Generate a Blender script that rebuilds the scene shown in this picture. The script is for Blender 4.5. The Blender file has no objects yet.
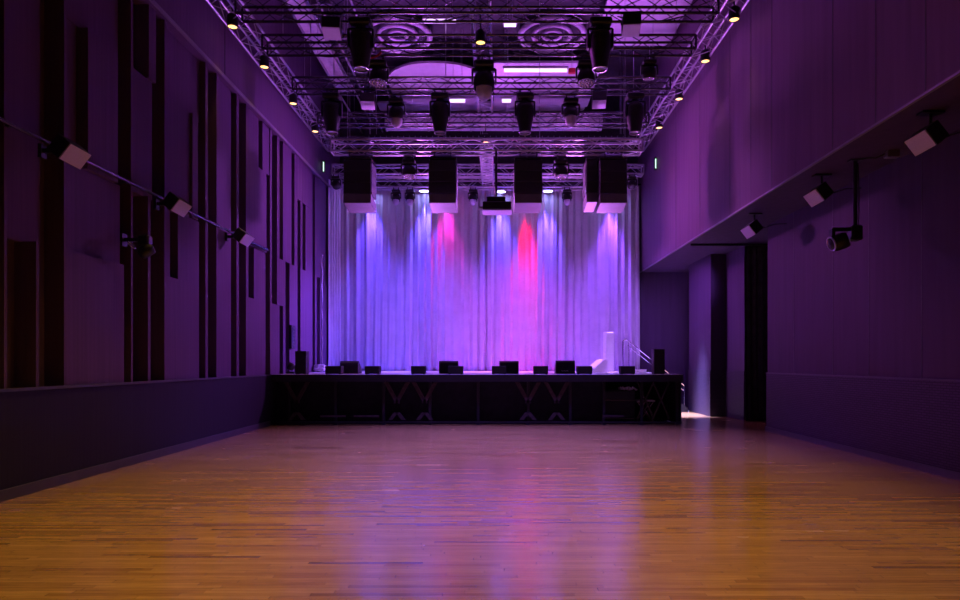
import bpy, math, random
from mathutils import Vector, Matrix
random.seed(7)
S = bpy.context.scene
C = S.collection
PI = math.pi
H = 1.5                                # eye height
# ---------------------------------------------------------------- camera
cd = bpy.data.cameras.new('camera'); cam = bpy.data.objects.new('camera', cd); C.objects.link(cam)
cam.location = (0, 0, H); cam.rotation_euler = (PI/2, 0, 0)
cd.sensor_width = 36; cd.lens = 24; cd.shift_x = -17/960; cd.shift_y = 62/960
cd.clip_end = 200
S.camera = cam
# ---------------------------------------------------------------- world, exposure
w = bpy.data.worlds.new('world'); S.world = w; w.use_nodes = True
bg = w.node_tree.nodes['Background']; bg.inputs[0].default_value = (.30, .07, .45, 1); bg.inputs[1].default_value = .01
S.view_settings.view_transform = 'Standard'; S.view_settings.look = 'None'
S.view_settings.gamma = 1; S.view_settings.exposure = 0.7; S.view_settings.use_curve_mapping = False

def light(kind, name, loc, energy, color, target=None, angle=60, blend=.6, size=.1, parent=None, size_y=None):
    l = bpy.data.lights.new(name, kind); l.energy = energy; l.color = color
    if kind == 'SPOT':
        l.spot_size = math.radians(angle); l.spot_blend = blend; l.shadow_soft_size = size
    elif kind == 'POINT': l.shadow_soft_size = size
    elif kind == 'AREA':
        l.size = size
        if size_y: l.shape = 'RECTANGLE'; l.size_y = size_y
    o = bpy.data.objects.new(name, l); C.objects.link(o); o.location = loc
    if target is not None:
        o.rotation_euler = (Vector(target)-Vector(loc)).to_track_quat('-Z', 'Y').to_euler()
    if parent: o.parent = parent
    return o
VIO = (.42, .16, 1.0); MAG = (.80, .15, .80); BLU = (.16, .14, 1.0); WARM = (1.0, .60, .13)
# stage washes: bodiless fill spots added to the upstage luminaires, over curtain and deck
for x, e, c in ((-3.4, 500, (.12, .07, 1)), (-1.5, 500, (.20, .07, 1)), (.7, 480, (.58, .06, .9)), (3.3, 430, (.26, .07, 1))):
    light('SPOT', 'stage_wash_fill', (x, 18.2, 6.9), e, c, (x, 20.9, 1.7), 62, 1, .3)
for x, e, c in ((-2.9, 2600, (.40, .22, 1)), (0, 4200, (.62, .22, 1)), (3.2, 4200, (.50, .22, 1))):
    light('SPOT', 'stage_deck_fill', (x, 19.0, 6.9), e, c, (x, 18.9, 1.2), 42, 1, .2)
# fill spots added to wash the hall walls, without fixtures of their own
light('SPOT', 'hall_wash_fill', (-1.5, 18.6, 6.3), 1200, (.50, .10, .62), (4.8, 14.0, 5.0), 75, 1, .4)
light('SPOT', 'hall_wash_fill', (1.5, 18.6, 6.3), 2000, (.38, .09, .70), (-5.5, 15.6, 3.9), 75, 1, .4)
light('SPOT', 'hall_wash_fill', (0, 12.6, 7.6), 70, (.48, .06, .62), (5.6, 6.5, 3.4), 100, 1, .4)
light('SPOT', 'hall_wash_fill', (0, 12.6, 7.6), 20, (.45, .05, .60), (-5.6, 6.0, 3.4), 100, 1, .4)
# added violet fill spots over the dance floor in front of the stage
for x in (-2.6, 0, 2.6):
    light('SPOT', 'floor_wash_fill', (x*.85, 13.4, 6.9), 2100, (.22, .13, 1.0), (x*.8, 12.3, 0), 68, 1, .25)
# fill spots added to brighten the walls beside the stage
light('SPOT', 'side_wash_fill', (-.5, 19.4, 5.0), 1900, (.22, .09, 1), (-5.4, 18.3, 2.2), 50, 1, .3)
light('SPOT', 'side_wash_fill', (1.0, 19.0, 5.2), 600, (.42, .10, 1), (6.0, 18.2, 2.6), 50, 1, .3)
# added spots imitating light bounced from the stage deck up into the rig
for x in (-2.6, 2.6):
    light('SPOT', 'stage_bounce_fill', (x, 19.3, 2.2), 1050, (.66, .17, .95), (x*.6, 14.6, 9.6), 95, 1, .3)
for x, y in ((-2.4, 15.8), (2.4, 15.8), (0, 18.4), (-2.4, 12.2), (2.4, 12.2)):
    light('SPOT', 'ceiling_fill', (x, y, 8.5), 55, (.55, .10, .95), (x, y+.01, 11), 155, 1, .25)  # unseen spots added above the trusses to brighten the ceiling
# wing light behind the stage, right
light('SPOT', 'wing_light', (4.98, 18.3, 4.3), 11000, (.34, .32, 1), (5.15, 18.3, 0), 32, .8, .3)
light('SPOT', 'wing_light', (5.2, 16.6, 4.2), 260, (.40, .16, 1), (5.6, 21, 2.2), 60, 1, .3)  # extra spot added to lift the aisle end wall

# ---------------------------------------------------------------- materials
def mat(name, col, rough=.6, metal=0, emit=None, estr=0, bump=None, spec=.5, vary=0, vscale=6):
    m = bpy.data.materials.new(name); m.use_nodes = True; n = m.node_tree; b = n.nodes['Principled BSDF']
    b.inputs['Base Color'].default_value = (*col, 1); b.inputs['Roughness'].default_value = rough
    b.inputs['Metallic'].default_value = metal; b.inputs['Specular IOR Level'].default_value = spec
    if emit: b.inputs['Emission Color'].default_value = (*emit, 1); b.inputs['Emission Strength'].default_value = estr
    tc = n.nodes.new('ShaderNodeTexCoord')
    if vary:
        t = n.nodes.new('ShaderNodeTexNoise'); t.inputs['Scale'].default_value = vscale; t.inputs['Detail'].default_value = 4
        n.links.new(tc.outputs['Object'], t.inputs['Vector'])
        r = n.nodes.new('ShaderNodeValToRGB'); e = r.color_ramp.elements
        e[0].position = .3; e[1].position = .7
        e[0].color = (*[c*(1-vary) for c in col], 1); e[1].color = (*[min(1, c*(1+vary)) for c in col], 1)
        n.links.new(t.outputs[0], r.inputs[0]); n.links.new(r.outputs[0], b.inputs['Base Color'])
    if bump:
        t = n.nodes.new('ShaderNodeTexNoise'); t.inputs['Scale'].default_value = bump[0]
        n.links.new(tc.outputs['Object'], t.inputs['Vector'])
        bp = n.nodes.new('ShaderNodeBump'); bp.inputs['Strength'].default_value = bump[1]; bp.inputs['Distance'].default_value = .01
        n.links.new(t.outputs[0], bp.inputs['Height']); n.links.new(bp.outputs[0], b.inputs['Normal'])
    return m
M = {}
M['black'] = mat('black_powder_coat', (.012, .011, .014), .45, vary=.2)
M['speaker'] = mat('speaker_black_paint', (.022, .02, .026), .6, bump=(220, .3), vary=.15)
M['speaker_underlit'] = mat('speaker_underlit_paint', (.13, .12, .135), .5, vary=.1)  # paler coat painting in stage light from below, lowest cabinet only
M['grille'] = mat('pale_grille', (.55, .48, .62), .5, vary=.08, vscale=80)
M['alu'] = mat('truss_aluminium', (.55, .53, .57), .32, .9, vary=.15)
M['dark_alu'] = mat('dark_truss_aluminium', (.13, .12, .14), .24, .85, vary=.2)
M['steel'] = mat('galvanised_steel', (.45, .44, .47), .35, .9, vary=.2)
M['chrome'] = mat('chrome_ring', (.85, .82, .88), .15, 1, vary=.05)
M['glass'] = mat('lens_glass', (.35, .33, .40), .12, .0, spec=1, vary=.2, vscale=60)
M['duct'] = mat('duct_paint', (.55, .52, .58), .45, .2, vary=.15)
M['ceil_panel'] = mat('ceiling_panel_paint', (.52, .48, .55), .8, vary=.06)
M['ceil_dark'] = mat('dark_ceiling_paint', (.035, .03, .04), .8, vary=.3)
M['deck'] = mat('ceiling_deck_paint', (.20, .19, .22), .6, vary=.2)
M['white'] = mat('white_laminate', (.75, .73, .76), .45, vary=.05)
M['red'] = mat('red_cable_jacket', (.45, .02, .03), .5, vary=.2)
M['rubber'] = mat('cable_rubber', (.01, .01, .012), .7, vary=.2)
M['brace'] = mat('worn_plywood_brace', (.06, .035, .032), .75, vary=.3, vscale=14)
M['stage_top'] = mat('stage_deck_paint', (.60, .58, .62), .25, vary=.25, vscale=3)
M['stage_front'] = mat('stage_black_frame', (.013, .010, .016), .5, vary=.3)
M['skirt'] = mat('black_stage_skirt', (.012, .010, .016), .9, bump=(160, .5), vary=.3)
M['drape'] = mat('black_velour_drape', (.04, .034, .045), .95, bump=(300, .3), vary=.3)
M['warm_lamp'] = mat('warm_lamp_lens', (.9, .7, .4), .4, emit=(1, .56, .15), estr=1.7)
M['blue_lamp'] = mat('blue_led_lens', (.5, .5, 1), .4, emit=(.34, .34, 1), estr=15)
M['dim_lamp'] = mat('magenta_led_lens', (1, .3, .6), .4, emit=(1, .12, .45), estr=6)
M['tube'] = mat('fluorescent_tube', (.9, .9, 1), .4, emit=(.75, .42, 1), estr=1.6)
M['exit'] = mat('green_sign_face', (.4, .8, .5), .4, emit=(.5, 1, .6), estr=1.5)

def wallmat(name, col, grain, rough=.7, stripes=0, rotz=0, spec=.3):
    """dark stained board with fine vertical streaks"""
    m = bpy.data.materials.new(name); m.use_nodes = True; n = m.node_tree; L = n.links; b = n.nodes['Principled BSDF']
    tc = n.nodes.new('ShaderNodeTexCoord'); mp = n.nodes.new('ShaderNodeMapping')
    mp.inputs['Scale'].default_value = (grain, grain, .25); L.new(tc.outputs['Object'], mp.inputs['Vector'])
    t = n.nodes.new('ShaderNodeTexNoise'); t.inputs['Scale'].default_value = 2; t.inputs['Detail'].default_value = 6
    L.new(mp.outputs[0], t.inputs['Vector'])
    r = n.nodes.new('ShaderNodeValToRGB'); e = r.color_ramp.elements
    e[0].position = .25; e[1].position = .75
    e[0].color = (*[c*.85 for c in col], 1); e[1].color = (*[c*1.15 for c in col], 1)
    L.new(t.outputs[0], r.inputs[0]); L.new(r.outputs[0], b.inputs['Base Color'])
    b.inputs['Roughness'].default_value = rough; b.inputs['Specular IOR Level'].default_value = spec
    bp = n.nodes.new('ShaderNodeBump'); bp.inputs['Strength'].default_value = .25; bp.inputs['Distance'].default_value = .01
    L.new(t.outputs[0], bp.inputs['Height']); L.new(bp.outputs[0], b.inputs['Normal'])
    return m
M['wall_l'] = wallmat('plum_stained_wall_boards', (.105, .05, .112), 9)
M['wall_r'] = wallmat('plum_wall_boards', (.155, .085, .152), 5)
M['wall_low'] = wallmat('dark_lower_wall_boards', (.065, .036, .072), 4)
M['trim'] = mat('dark_trim_paint', (.07, .06, .075), .5, vary=.1)
M['edge'] = mat('metal_edge_bead', (.24, .21, .25), .45, .3, vary=.1)

# perforated wainscot
def wains(name, col):
    m = bpy.data.materials.new(name); m.use_nodes = True; n = m.node_tree; L = n.links; b = n.nodes['Principled BSDF']
    tc = n.nodes.new('ShaderNodeTexCoord'); sp = n.nodes.new('ShaderNodeSeparateXYZ'); L.new(tc.outputs['Object'], sp.inputs[0])
    cb = n.nodes.new('ShaderNodeCombineXYZ')
    ad = n.nodes.new('ShaderNodeMath'); ad.operation = 'ADD'; L.new(sp.outputs[0], ad.inputs[0]); L.new(sp.outputs[1], ad.inputs[1])
    L.new(ad.outputs[0], cb.inputs[0]); L.new(sp.outputs[2], cb.inputs[1])
    t = n.nodes.new('ShaderNodeTexBrick'); t.inputs['Scale'].default_value = 1
    t.inputs['Brick Width'].default_value = .11; t.inputs['Row Height'].default_value = .035; t.inputs['Mortar Size'].default_value = .007
    t.inputs['Color1'].default_value = (*[c*1.15 for c in col], 1); t.inputs['Color2'].default_value = (*[c*.9 for c in col], 1)
    t.inputs['Mortar'].default_value = (*[c*.45 for c in col], 1)
    L.new(cb.outputs[0], t.inputs['Vector']); L.new(t.outputs[0], b.inputs['Base Color'])
    b.inputs['Roughness'].default_value = .6; b.inputs['Specular IOR Level'].default_value = .3
    return m
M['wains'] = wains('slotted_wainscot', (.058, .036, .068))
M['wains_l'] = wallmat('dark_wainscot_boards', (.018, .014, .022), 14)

def floormat():
    m = bpy.data.materials.new('oak_strip_floor'); m.use_nodes = True; n = m.node_tree; L = n.links; b = n.nodes['Principled BSDF']
    def math_(op, a, bb=None):
        k = n.nodes.new('ShaderNodeMath'); k.operation = op
        for i, v in enumerate((a, bb)):
            if v is None: continue
            if isinstance(v, (int, float)): k.inputs[i].default_value = v
            else: L.new(v, k.inputs[i])
        return k.outputs[0]
    tc = n.nodes.new('ShaderNodeTexCoord'); sp = n.nodes.new('ShaderNodeSeparateXYZ'); L.new(tc.outputs['Object'], sp.inputs[0])
    W = .05
    yr = math_('DIVIDE', sp.outputs[1], W); row = math_('FLOOR', yr)
    wn = n.nodes.new('ShaderNodeTexWhiteNoise'); wn.noise_dimensions = '1D'; L.new(row, wn.inputs['W'])
    xs = math_('ADD', math_('DIVIDE', sp.outputs[0], .85), math_('MULTIPLY', wn.outputs[0], 7.3)); col = math_('FLOOR', xs)
    cb = n.nodes.new('ShaderNodeCombineXYZ'); L.new(row, cb.inputs[0]); L.new(col, cb.inputs[1])
    w2 = n.nodes.new('ShaderNodeTexWhiteNoise'); w2.noise_dimensions = '2D'; L.new(cb.outputs[0], w2.inputs['Vector'])
    ramp = n.nodes.new('ShaderNodeValToRGB'); e = ramp.color_ramp.elements
    e[0].position = 0; e[0].color = (.25, .125, .04, 1); e[1].position = 1; e[1].color = (.50, .29, .10, 1)
    for p, c in ((.04, (.33, .165, .05, 1)), (.2, (.38, .21, .065, 1)), (.8, (.44, .25, .08, 1))):
        k = ramp.color_ramp.elements.new(p); k.color = c
    L.new(w2.outputs[0], ramp.inputs[0])
    mp = n.nodes.new('ShaderNodeMapping'); mp.inputs['Scale'].default_value = (2.0, 30, 1); L.new(tc.outputs['Object'], mp.inputs['Vector'])
    gr = n.nodes.new('ShaderNodeTexNoise'); gr.inputs['Scale'].default_value = 2; gr.inputs['Detail'].default_value = 5; L.new(mp.outputs[0], gr.inputs['Vector'])
    g = n.nodes.new('ShaderNodeMapRange'); g.inputs[1].default_value = .3; g.inputs[2].default_value = .7; g.inputs[3].default_value = .78; g.inputs[4].default_value = 1.12
    L.new(gr.outputs[0], g.inputs[0])
    fy = math_('FRACT', yr); fx = math_('FRACT', xs)
    gap = math_('MINIMUM', math_('GREATER_THAN', fy, .05), math_('GREATER_THAN', fx, .004))
    gm = math_('ADD', math_('MULTIPLY', gap, .45), .55)
    tot = math_('MULTIPLY', g.outputs[0], gm)
    mx = n.nodes.new('ShaderNodeVectorMath'); mx.operation = 'SCALE'; L.new(ramp.outputs[0], mx.inputs[0]); L.new(tot, mx.inputs['Scale'])
    L.new(mx.outputs[0], b.inputs['Base Color'])
    ns = n.nodes.new('ShaderNodeTexNoise'); ns.inputs['Scale'].default_value = 1.3; L.new(tc.outputs['Object'], ns.inputs['Vector'])
    rr = n.nodes.new('ShaderNodeMapRange'); rr.inputs[3].default_value = .17; rr.inputs[4].default_value = .24; L.new(ns.outputs[0], rr.inputs[0])
    ra = math_('ADD', rr.outputs[0], math_('MULTIPLY', w2.outputs[0], .06))
    L.new(ra, b.inputs['Roughness']); b.inputs['Specular IOR Level'].default_value = .5
    b.inputs['Coat Weight'].default_value = .55; b.inputs['Coat Roughness'].default_value = .2; b.inputs['Coat IOR'].default_value = 1.55
    bp = n.nodes.new('ShaderNodeBump'); bp.inputs['Strength'].default_value = .12; bp.inputs['Distance'].default_value = .004
    L.new(math_('ADD', gap, math_('MULTIPLY', w2.outputs[0], .4)), bp.inputs['Height']); L.new(bp.outputs[0], b.inputs['Normal'])
    return m
M['floor'] = floormat()
def curtmat():
    m = mat('stage_curtain_cloth', (.55, .52, .56), .85, bump=(260, .25), vary=.06, vscale=3)
    m.node_tree.nodes['Principled BSDF'].inputs['Sheen Weight'].default_value = .2
    return m
M['curtain'] = curtmat()

# ---------------------------------------------------------------- mesh builder
class MB:
    def __init__(s): s.v = []; s.f = []; s.sm = []
    def add(s, vs, fs, smooth=False):
        k = len(s.v); s.v += [tuple(v) for v in vs]; s.f += [tuple(i+k for i in f) for f in fs]; s.sm += [smooth]*len(fs)
    def box(s, x0, x1, y0, y1, z0, z1, R=None, ch=0):
        cx, cy, cz = (x0+x1)/2, (y0+y1)/2, (z0+z1)/2; hx, hy, hz = abs(x1-x0)/2, abs(y1-y0)/2, abs(z1-z0)/2
        if ch:
            # chamfered box
            c = min(ch, hx*.9, hy*.9, hz*.9); pts = []; idx = {}
            for sx in (-1, 1):
                for sy in (-1, 1):
                    for sz in (-1, 1):
                        for a in range(3):
                            p = [sx*hx, sy*hy, sz*hz]
                            for q in range(3):
                                if q != a: p[q] -= (sx, sy, sz)[q]*c
                            idx[(sx, sy, sz, a)] = len(pts); pts.append(Vector(p))
            fs = []
            for a in range(3):
                o = [q for q in range(3) if q != a]
                for sa in (-1, 1):
                    f = []
                    for s0, s1 in ((-1, -1), (1, -1), (1, 1), (-1, 1)):
                        k = [0, 0, 0]; k[a] = sa; k[o[0]] = s0; k[o[1]] = s1; f.append(idx[(*k, a)])
                    if (sa > 0) == (a == 1): f.reverse()
                    fs.append(f)
            for a in range(3):       # edges along axis a
                o = [q for q in range(3) if q != a]
                for s0 in (-1, 1):
                    for s1 in (-1, 1):
                        def g(sa, ax):
                            k = [0, 0, 0]; k[a] = sa; k[o[0]] = s0; k[o[1]] = s1; return idx[(*k, ax)]
                        f = [g(-1, o[0]), g(1, o[0]), g(1, o[1]), g(-1, o[1])]
                        fs.append(f)
            for sx in (-1, 1):
                for sy in (-1, 1):
                    for sz in (-1, 1): fs.append([idx[(sx, sy, sz, a)] for a in range(3)])
            # orient outward
            out = []
            for f in fs:
                p = [pts[i] for i in f]; nrm = (p[1]-p[0]).cross(p[2]-p[0]); ctr = sum(p, Vector())/len(p)
                out.append(f if nrm.dot(ctr) > 0 else f[::-1])
            fs = out
        else:
            pts = [Vector((a*hx, b*hy, c*hz)) for a in (-1, 1) for b in (-1, 1) for c in (-1, 1)]
            fs = [(0, 1, 3, 2), (4, 6, 7, 5), (0, 4, 5, 1), (2, 3, 7, 6), (0, 2, 6, 4), (1, 5, 7, 3)]
        c0 = Vector((cx, cy, cz))
        s.add([(R @ p if R else p)+c0 for p in pts], fs); return s
    def tube(s, p0, p1, r0, r1=None, n=8, cap=True):
        p0 = Vector(p0); p1 = Vector(p1); r1 = r0 if r1 is None else r1
        d = (p1-p0); q = d.to_track_quat('Z', 'Y')
        vs = []
        for p, r in ((p0, r0), (p1, r1)):
            for i in range(n):
                a = 2*PI*i/n; vs.append(p+q @ Vector((math.cos(a)*r, math.sin(a)*r, 0)))
        s.add(vs, [(i, (i+1) % n, n+(i+1) % n, n+i) for i in range(n)], True)
        if cap: s.add(vs, [tuple(range(n-1, -1, -1)), tuple(range(n, 2*n))])
        return s
    def lathe(s, prof, n=20, T=None):
        vs = []
        for r, z in prof:
            for i in range(n):
                a = 2*PI*i/n; p = Vector((math.cos(a)*r, math.sin(a)*r, z)); vs.append(T @ p if T else p)
        fs = [(j*n+i, j*n+(i+1) % n, (j+1)*n+(i+1) % n, (j+1)*n+i) for j in range(len(prof)-1) for i in range(n)]
        s.add(vs, fs, True); return s
    def prism(s, poly, a0, a1, axis='x', R=None, c=(0, 0, 0)):
        """poly of 2D points extruded along an axis from a0 to a1"""
        def P(u, v, a):
            p = Vector({'x': (a, u, v), 'y': (u, a, v), 'z': (u, v, a)}[axis]); return (R @ p if R else p)+Vector(c)
        n = len(poly); vs = [P(u, v, a0) for u, v in poly]+[P(u, v, a1) for u, v in poly]
        s.add(vs, [tuple(range(n-1, -1, -1)), tuple(range(n, 2*n))]+[(i, (i+1) % n, n+(i+1) % n, n+i) for i in range(n)]); return s
    def torus(s, c, R_, r, n=28, k=8, T=None):
        vs = []
        for i in range(n):
            a = 2*PI*i/n
            for j in range(k):
                b = 2*PI*j/k; p = Vector(((R_+r*math.cos(b))*math.cos(a), (R_+r*math.cos(b))*math.sin(a), r*math.sin(b)))
                vs.append((T @ p if T else p)+Vector(c))
        s.add(vs, [(i*k+j, ((i+1) % n)*k+j, ((i+1) % n)*k+(j+1) % k, i*k+(j+1) % k) for i in range(n) for j in range(k)], True); return s
    def path(s, pts, r, n=6):
        for a, b in zip(pts, pts[1:]): s.tube(a, b, r, n=n, cap=False)
        return s
    def build(s, name, m, parent=None):
        me = bpy.data.meshes.new(name); me.from_pydata(s.v, [], s.f); me.update()
        for p, q in zip(me.polygons, s.sm): p.use_smooth = q
        import bmesh
        bm = bmesh.new(); bm.from_mesh(me); bmesh.ops.recalc_face_normals(bm, faces=bm.faces); bm.to_mesh(me); bm.free()
        me.materials.append(m if not isinstance(m, str) else M[m])
        o = bpy.data.objects.new(name, me); C.objects.link(o)
        if parent: o.parent = parent
        return o
def tag(o, label, cat, group=None, kind=None):
    if label: o['label'] = label
    if cat: o['category'] = cat
    if group: o['group'] = group
    if kind: o['kind'] = kind
    return o
def thing(name, label, cat, loc=(0, 0, 0), rotz=0, group=None):
    o = bpy.data.objects.new(name, None); C.objects.link(o); o.empty_display_size = .2
    o.location = loc; o.rotation_euler = (0, 0, rotz); return tag(o, label, cat, group)
def struct(o): o['kind'] = 'structure'; return o
def dup(root, loc, rotz=0, label=None, group=None):
    def cp(o, par):
        c = o.copy(); C.objects.link(c); c.parent = par
        for ch in list(o.children): cp(ch, c)
        return c
    r = cp(root, None); r.location = loc; r.rotation_euler = (0, 0, rotz)
    if label: r['label'] = label
    if group: r['group'] = group
    return r
def W3(px, py, D): return ((px-497)*D/640, D, H+(362-py)*D/640)
Rx = lambda a: Matrix.Rotation(a, 3, 'X')
Ry = lambda a: Matrix.Rotation(a, 3, 'Y')
Rz = lambda a: Matrix.Rotation(a, 3, 'Z')

# ================================================================ the room
ZC = 10.6; YB = -6.0; YE = 21.3; ZS = H+2.97
XL = -5.34; XR = 4.745; XRL = 5.88; XRO = 6.3
struct(MB().box(-6.0, 7.4, YB, YE+.6, -.12, 0).build('floor', 'floor'))
# ceiling: dark deck with cross joists
mb = MB().box(-6.0, 5.4, YB, YE+.6, ZC, ZC+.2)
ceil = struct(mb.build('ceiling', 'ceil_dark'))
mb = MB()
y = 8.0
while y < 21.0:
    mb.box(-5.3, -2.2, y, y+.09, ZC-.16, ZC-.002); y += .42
struct(mb.build('trim_1', 'deck'))           # joists of the deck
# left wall: relief boards in front of a recessed plane
XF = -5.36; XB = -5.62
def yl(px, xf=XF): return -xf*640/(497-px)
mb = MB().box(XB-.2, XB, YB, YE+.3, 1.2, 7.03)
NP = [0]
T_ = 7.03; A_ = 1.2; z1, z2, z3 = 2.9, 4.05, 5.9
def pan(a, b, zz0, zz1, dx=0):
    NP[0] += 1; dx += .0013*(NP[0]*7 % 12); e_ = .0007*(NP[0] % 5); zz0 -= e_; zz1 += e_ if zz1 < 7 else 0
    xf = XF-dx; y0 = yl(a, xf) if a is not None else YB; mb.box(XB-.01, xf, y0, yl(b, xf), zz0, zz1)
pan(None, -22, A_, T_, .06)
pan(4, 7, A_, T_); pan(7, 40, z1, T_, .16); pan(36, 39, A_, z1)
pan(64, 67, A_, T_); pan(66, 124, A_, z1, .01); pan(66, 120, z1, z2, .10); pan(67, 76, z2, z3, .14); pan(88, 118, z2, z3, .02); pan(67, 118, z3, T_, .13)
pan(131, 133, A_, T_); pan(132, 152, z2, z3, .08); pan(148, 150.5, A_, z2); pan(149, 156, z3, T_, .02)
pan(164.5, 167, A_, T_); pan(166, 199, A_, z1, .02); pan(178, 199, z1, z2, .06); pan(167, 170, z1, z2, .14); pan(166, 190, z2, z3, .07); pan(192.5, 198, z2, z3, .01); pan(166, 200, z3, T_, .12)
pan(205.5, 208, A_, T_); pan(216.5, 218.5, A_, T_); pan(218, 231, A_, z1, .02); pan(218, 231, z1, T_, .06); pan(236.5, 239, A_, T_); pan(246, 248.5, A_, T_)
pan(247, 265.5, A_, z1, .01); pan(254, 265.5, z1, z2, .05); pan(247, 266.5, z2, z3, .01); pan(247, 258.5, z3, T_, .06); pan(262.5, 270.5, z3, T_, .01)
pan(270, 272, A_, T_); pan(277, 279.5, z1, T_); pan(271, 279.5, A_, z1, .01); pan(283, 291.5, z2, T_); pan(283, 285.5, A_, z1); pan(277, 285.5, z1, z2)
pan(294.5, 297.5, z2, T_); pan(289.5, 297.5, A_, z2); pan(300.5, 302.5, z2, z3); pan(297, 302.5, z3, T_); pan(300.5, 312.5, A_, z2); pan(305.5, 312.5, z2, T_); pan(302.5, 312.5, z3, T_)
pan(315, 336, z2, T_); pan(315, 317, A_, z2); pan(320, 336, A_, z2)
struct(mb.build('wall_left', 'wall_l'))
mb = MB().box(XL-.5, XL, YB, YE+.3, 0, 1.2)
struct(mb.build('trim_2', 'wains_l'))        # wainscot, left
struct(MB().box(XL-.02, XL+.02, YB, 15.0, 1.175, 1.21).box(XL, XL+.03, YB, 15.0, 0, .12).build('baseboard_left', 'trim'))
struct(MB().box(XL-.5, XL+.05, YB, YE+.3, 7.03, ZC).build('trim_3', 'wall_l'))      # smooth fascia above
mb = MB()
struct(MB().box(XL+.045, XL+.075, 6, YE, 7.0, 7.06).build('trim_4', 'edge'))
# fascia seams
mb = MB()
for px in (131, 222): mb.box(XL+.05, XL+.056, yl(px, XL), yl(px, XL)+.02, 7.06, ZC)
struct(mb.build('trim_5', 'ceil_dark'))
# right upper wall, floated over the aisle
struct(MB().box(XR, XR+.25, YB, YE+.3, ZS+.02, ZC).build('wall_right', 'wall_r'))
mb = MB()
for px in (676, 700, 730, 751, 772, 833, 876, 926):
    yy = XR*640/(px-497); mb.box(XR-.005, XR, yy, yy+.015, ZS+.03, ZC)
struct(mb.build('trim_6', 'trim'))
struct(MB().box(XR-.012, XR+.03, YB, YE, ZS-.01, ZS+.018).build('trim_7', 'edge'))
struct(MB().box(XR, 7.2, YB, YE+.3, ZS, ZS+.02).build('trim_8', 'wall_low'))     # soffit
# right lower wall
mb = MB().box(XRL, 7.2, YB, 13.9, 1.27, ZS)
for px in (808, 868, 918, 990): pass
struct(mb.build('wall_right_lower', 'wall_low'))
mb = MB()
for px in (794, 833, 869, 922):
    yy = XRL*640/(px-497); mb.box(XRL-.005, XRL, yy, yy+.014, 1.28, ZS)
struct(mb.build('trim_9', 'trim'))
struct(MB().box(XRL-.025, 7.2, YB, 13.92, 0, 1.27).build('trim_10', 'wains'))
struct(MB().box(XRL-.05, XRL-.025, YB, 13.93, 0, .10).box(XRL-.035, XRL-.02, YB, 13.93, 1.25, 1.275).build('baseboard_right', 'trim'))
# aisle beyond: outer wall, pier, end wall
struct(MB().box(XRO, 7.2, 16.3, 17.6, 1.27, ZS).build('wall_right_recess', 'wall_low'))
struct(MB().box(XRO-.02, 7.2, 16.28, 17.6, 0, 1.27).build('trim_11', 'wains'))
struct(MB().box(XRL, 7.2, 17.6, 19.6, 1.27, ZS).build('wall_right_pier', 'wall_low'))
struct(MB().box(XRL-.02, 7.2, 17.6, 19.6, 0, 1.27).build('trim_12', 'wains'))
struct(MB().box(XR+.0, 7.2, 21.2, 21.5, 0, ZS).box(6.9, 7.2, 19.6, 21.2, 0, ZS).box(7.0, 7.2, 13.9, 16.3, 0, ZS).build('wall_back', 'wall_low'))
struct(MB().box(-6, 5.3, 21.55, 21.8, 0, ZC).build('wall_end', 'ceil_dark'))
struct(MB().box(-6, 7.4, YB-.2, YB, 0, ZC).build('wall_front', 'ceil_dark'))

# ================================================================ stage
SZ = 1.205; SX0, SX1 = XL+.0, 4.39; SY0, SY1 = 15.1, 21.25
st = thing('stage', 'low black concert stage platform spanning the hall in front of the lit curtain', 'stage', (0, SY0, 0))
def loc(o, x=0, y=0, z=0): o.location = (x, y, z); return o
MB().box(SX0+.03, SX1, 0, SY1-SY0, SZ-.05, SZ, ch=.006).build('deck', 'stage_top', st)
MB().box(SX0+.03, SX1-.0, -.012, 0, SZ-.17, SZ-.004).build('front_edge', 'stage_front', st)
MB().box(SX0+.03, 2.6, .34, .36, .01, SZ-.17).build('skirt', 'skirt', st)
MB().box(2.6, SX1-.03, 1.3, 1.32, .01, SZ-.06).build('skirt', 'skirt', st); MB().box(SX1-.03, SX1-.01, .1, 5.9, .01, SZ-.06).build('skirt', 'skirt', st)  # rear and side sheets added to darken the open bay
for x in (-4.95, -3.85, -2.7, -1.6, -.45, .75, 1.75, 2.55, 3.45, 4.30):
    MB().box(x-.03, x+.03, .15, .21, 0.02, SZ-.05).box(x-.05, x+.05, .13, .23, 0, .02).build('leg', 'stage_front', st)
    for yy in (3.0, 6.0):
        if x in (2.55, 4.30, 3.45): MB().box(x-.03, x+.03, yy, yy+.06, 0, SZ-.05).build('leg', 'stage_front', st)
MB().box(SX0+.05, SX1-.02, .03, .07, .05, .09).build('lower_rail', 'stage_front', st)
for cx in (-4.76, -2.38, -1.72, .74, 1.42):     # V-shaped plywood braces
    for sgn in (-1, 1):
        d = MB(); wd = .05
        d.prism([(cx+sgn*.26-wd, 1.02), (cx+sgn*.26+wd, 1.02), (cx-sgn*.02+wd, .52), (cx-sgn*.02-wd, .52)], .10, .125, 'y')
        d.prism([(cx+sgn*.02-wd, .30), (cx+sgn*.02+wd, .30), (cx+sgn*.16+wd, .12), (cx+sgn*.16-wd, .12)], .10, .125, 'y')
        d.build('brace', 'brace', st)
for a, b in ((-4.2, -3.6), (-3.4, -2.8), (2.5, 3.0)): MB().box(a, b, .09, .11, .19, .235).build('kick_rail', 'brace', st)
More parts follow.
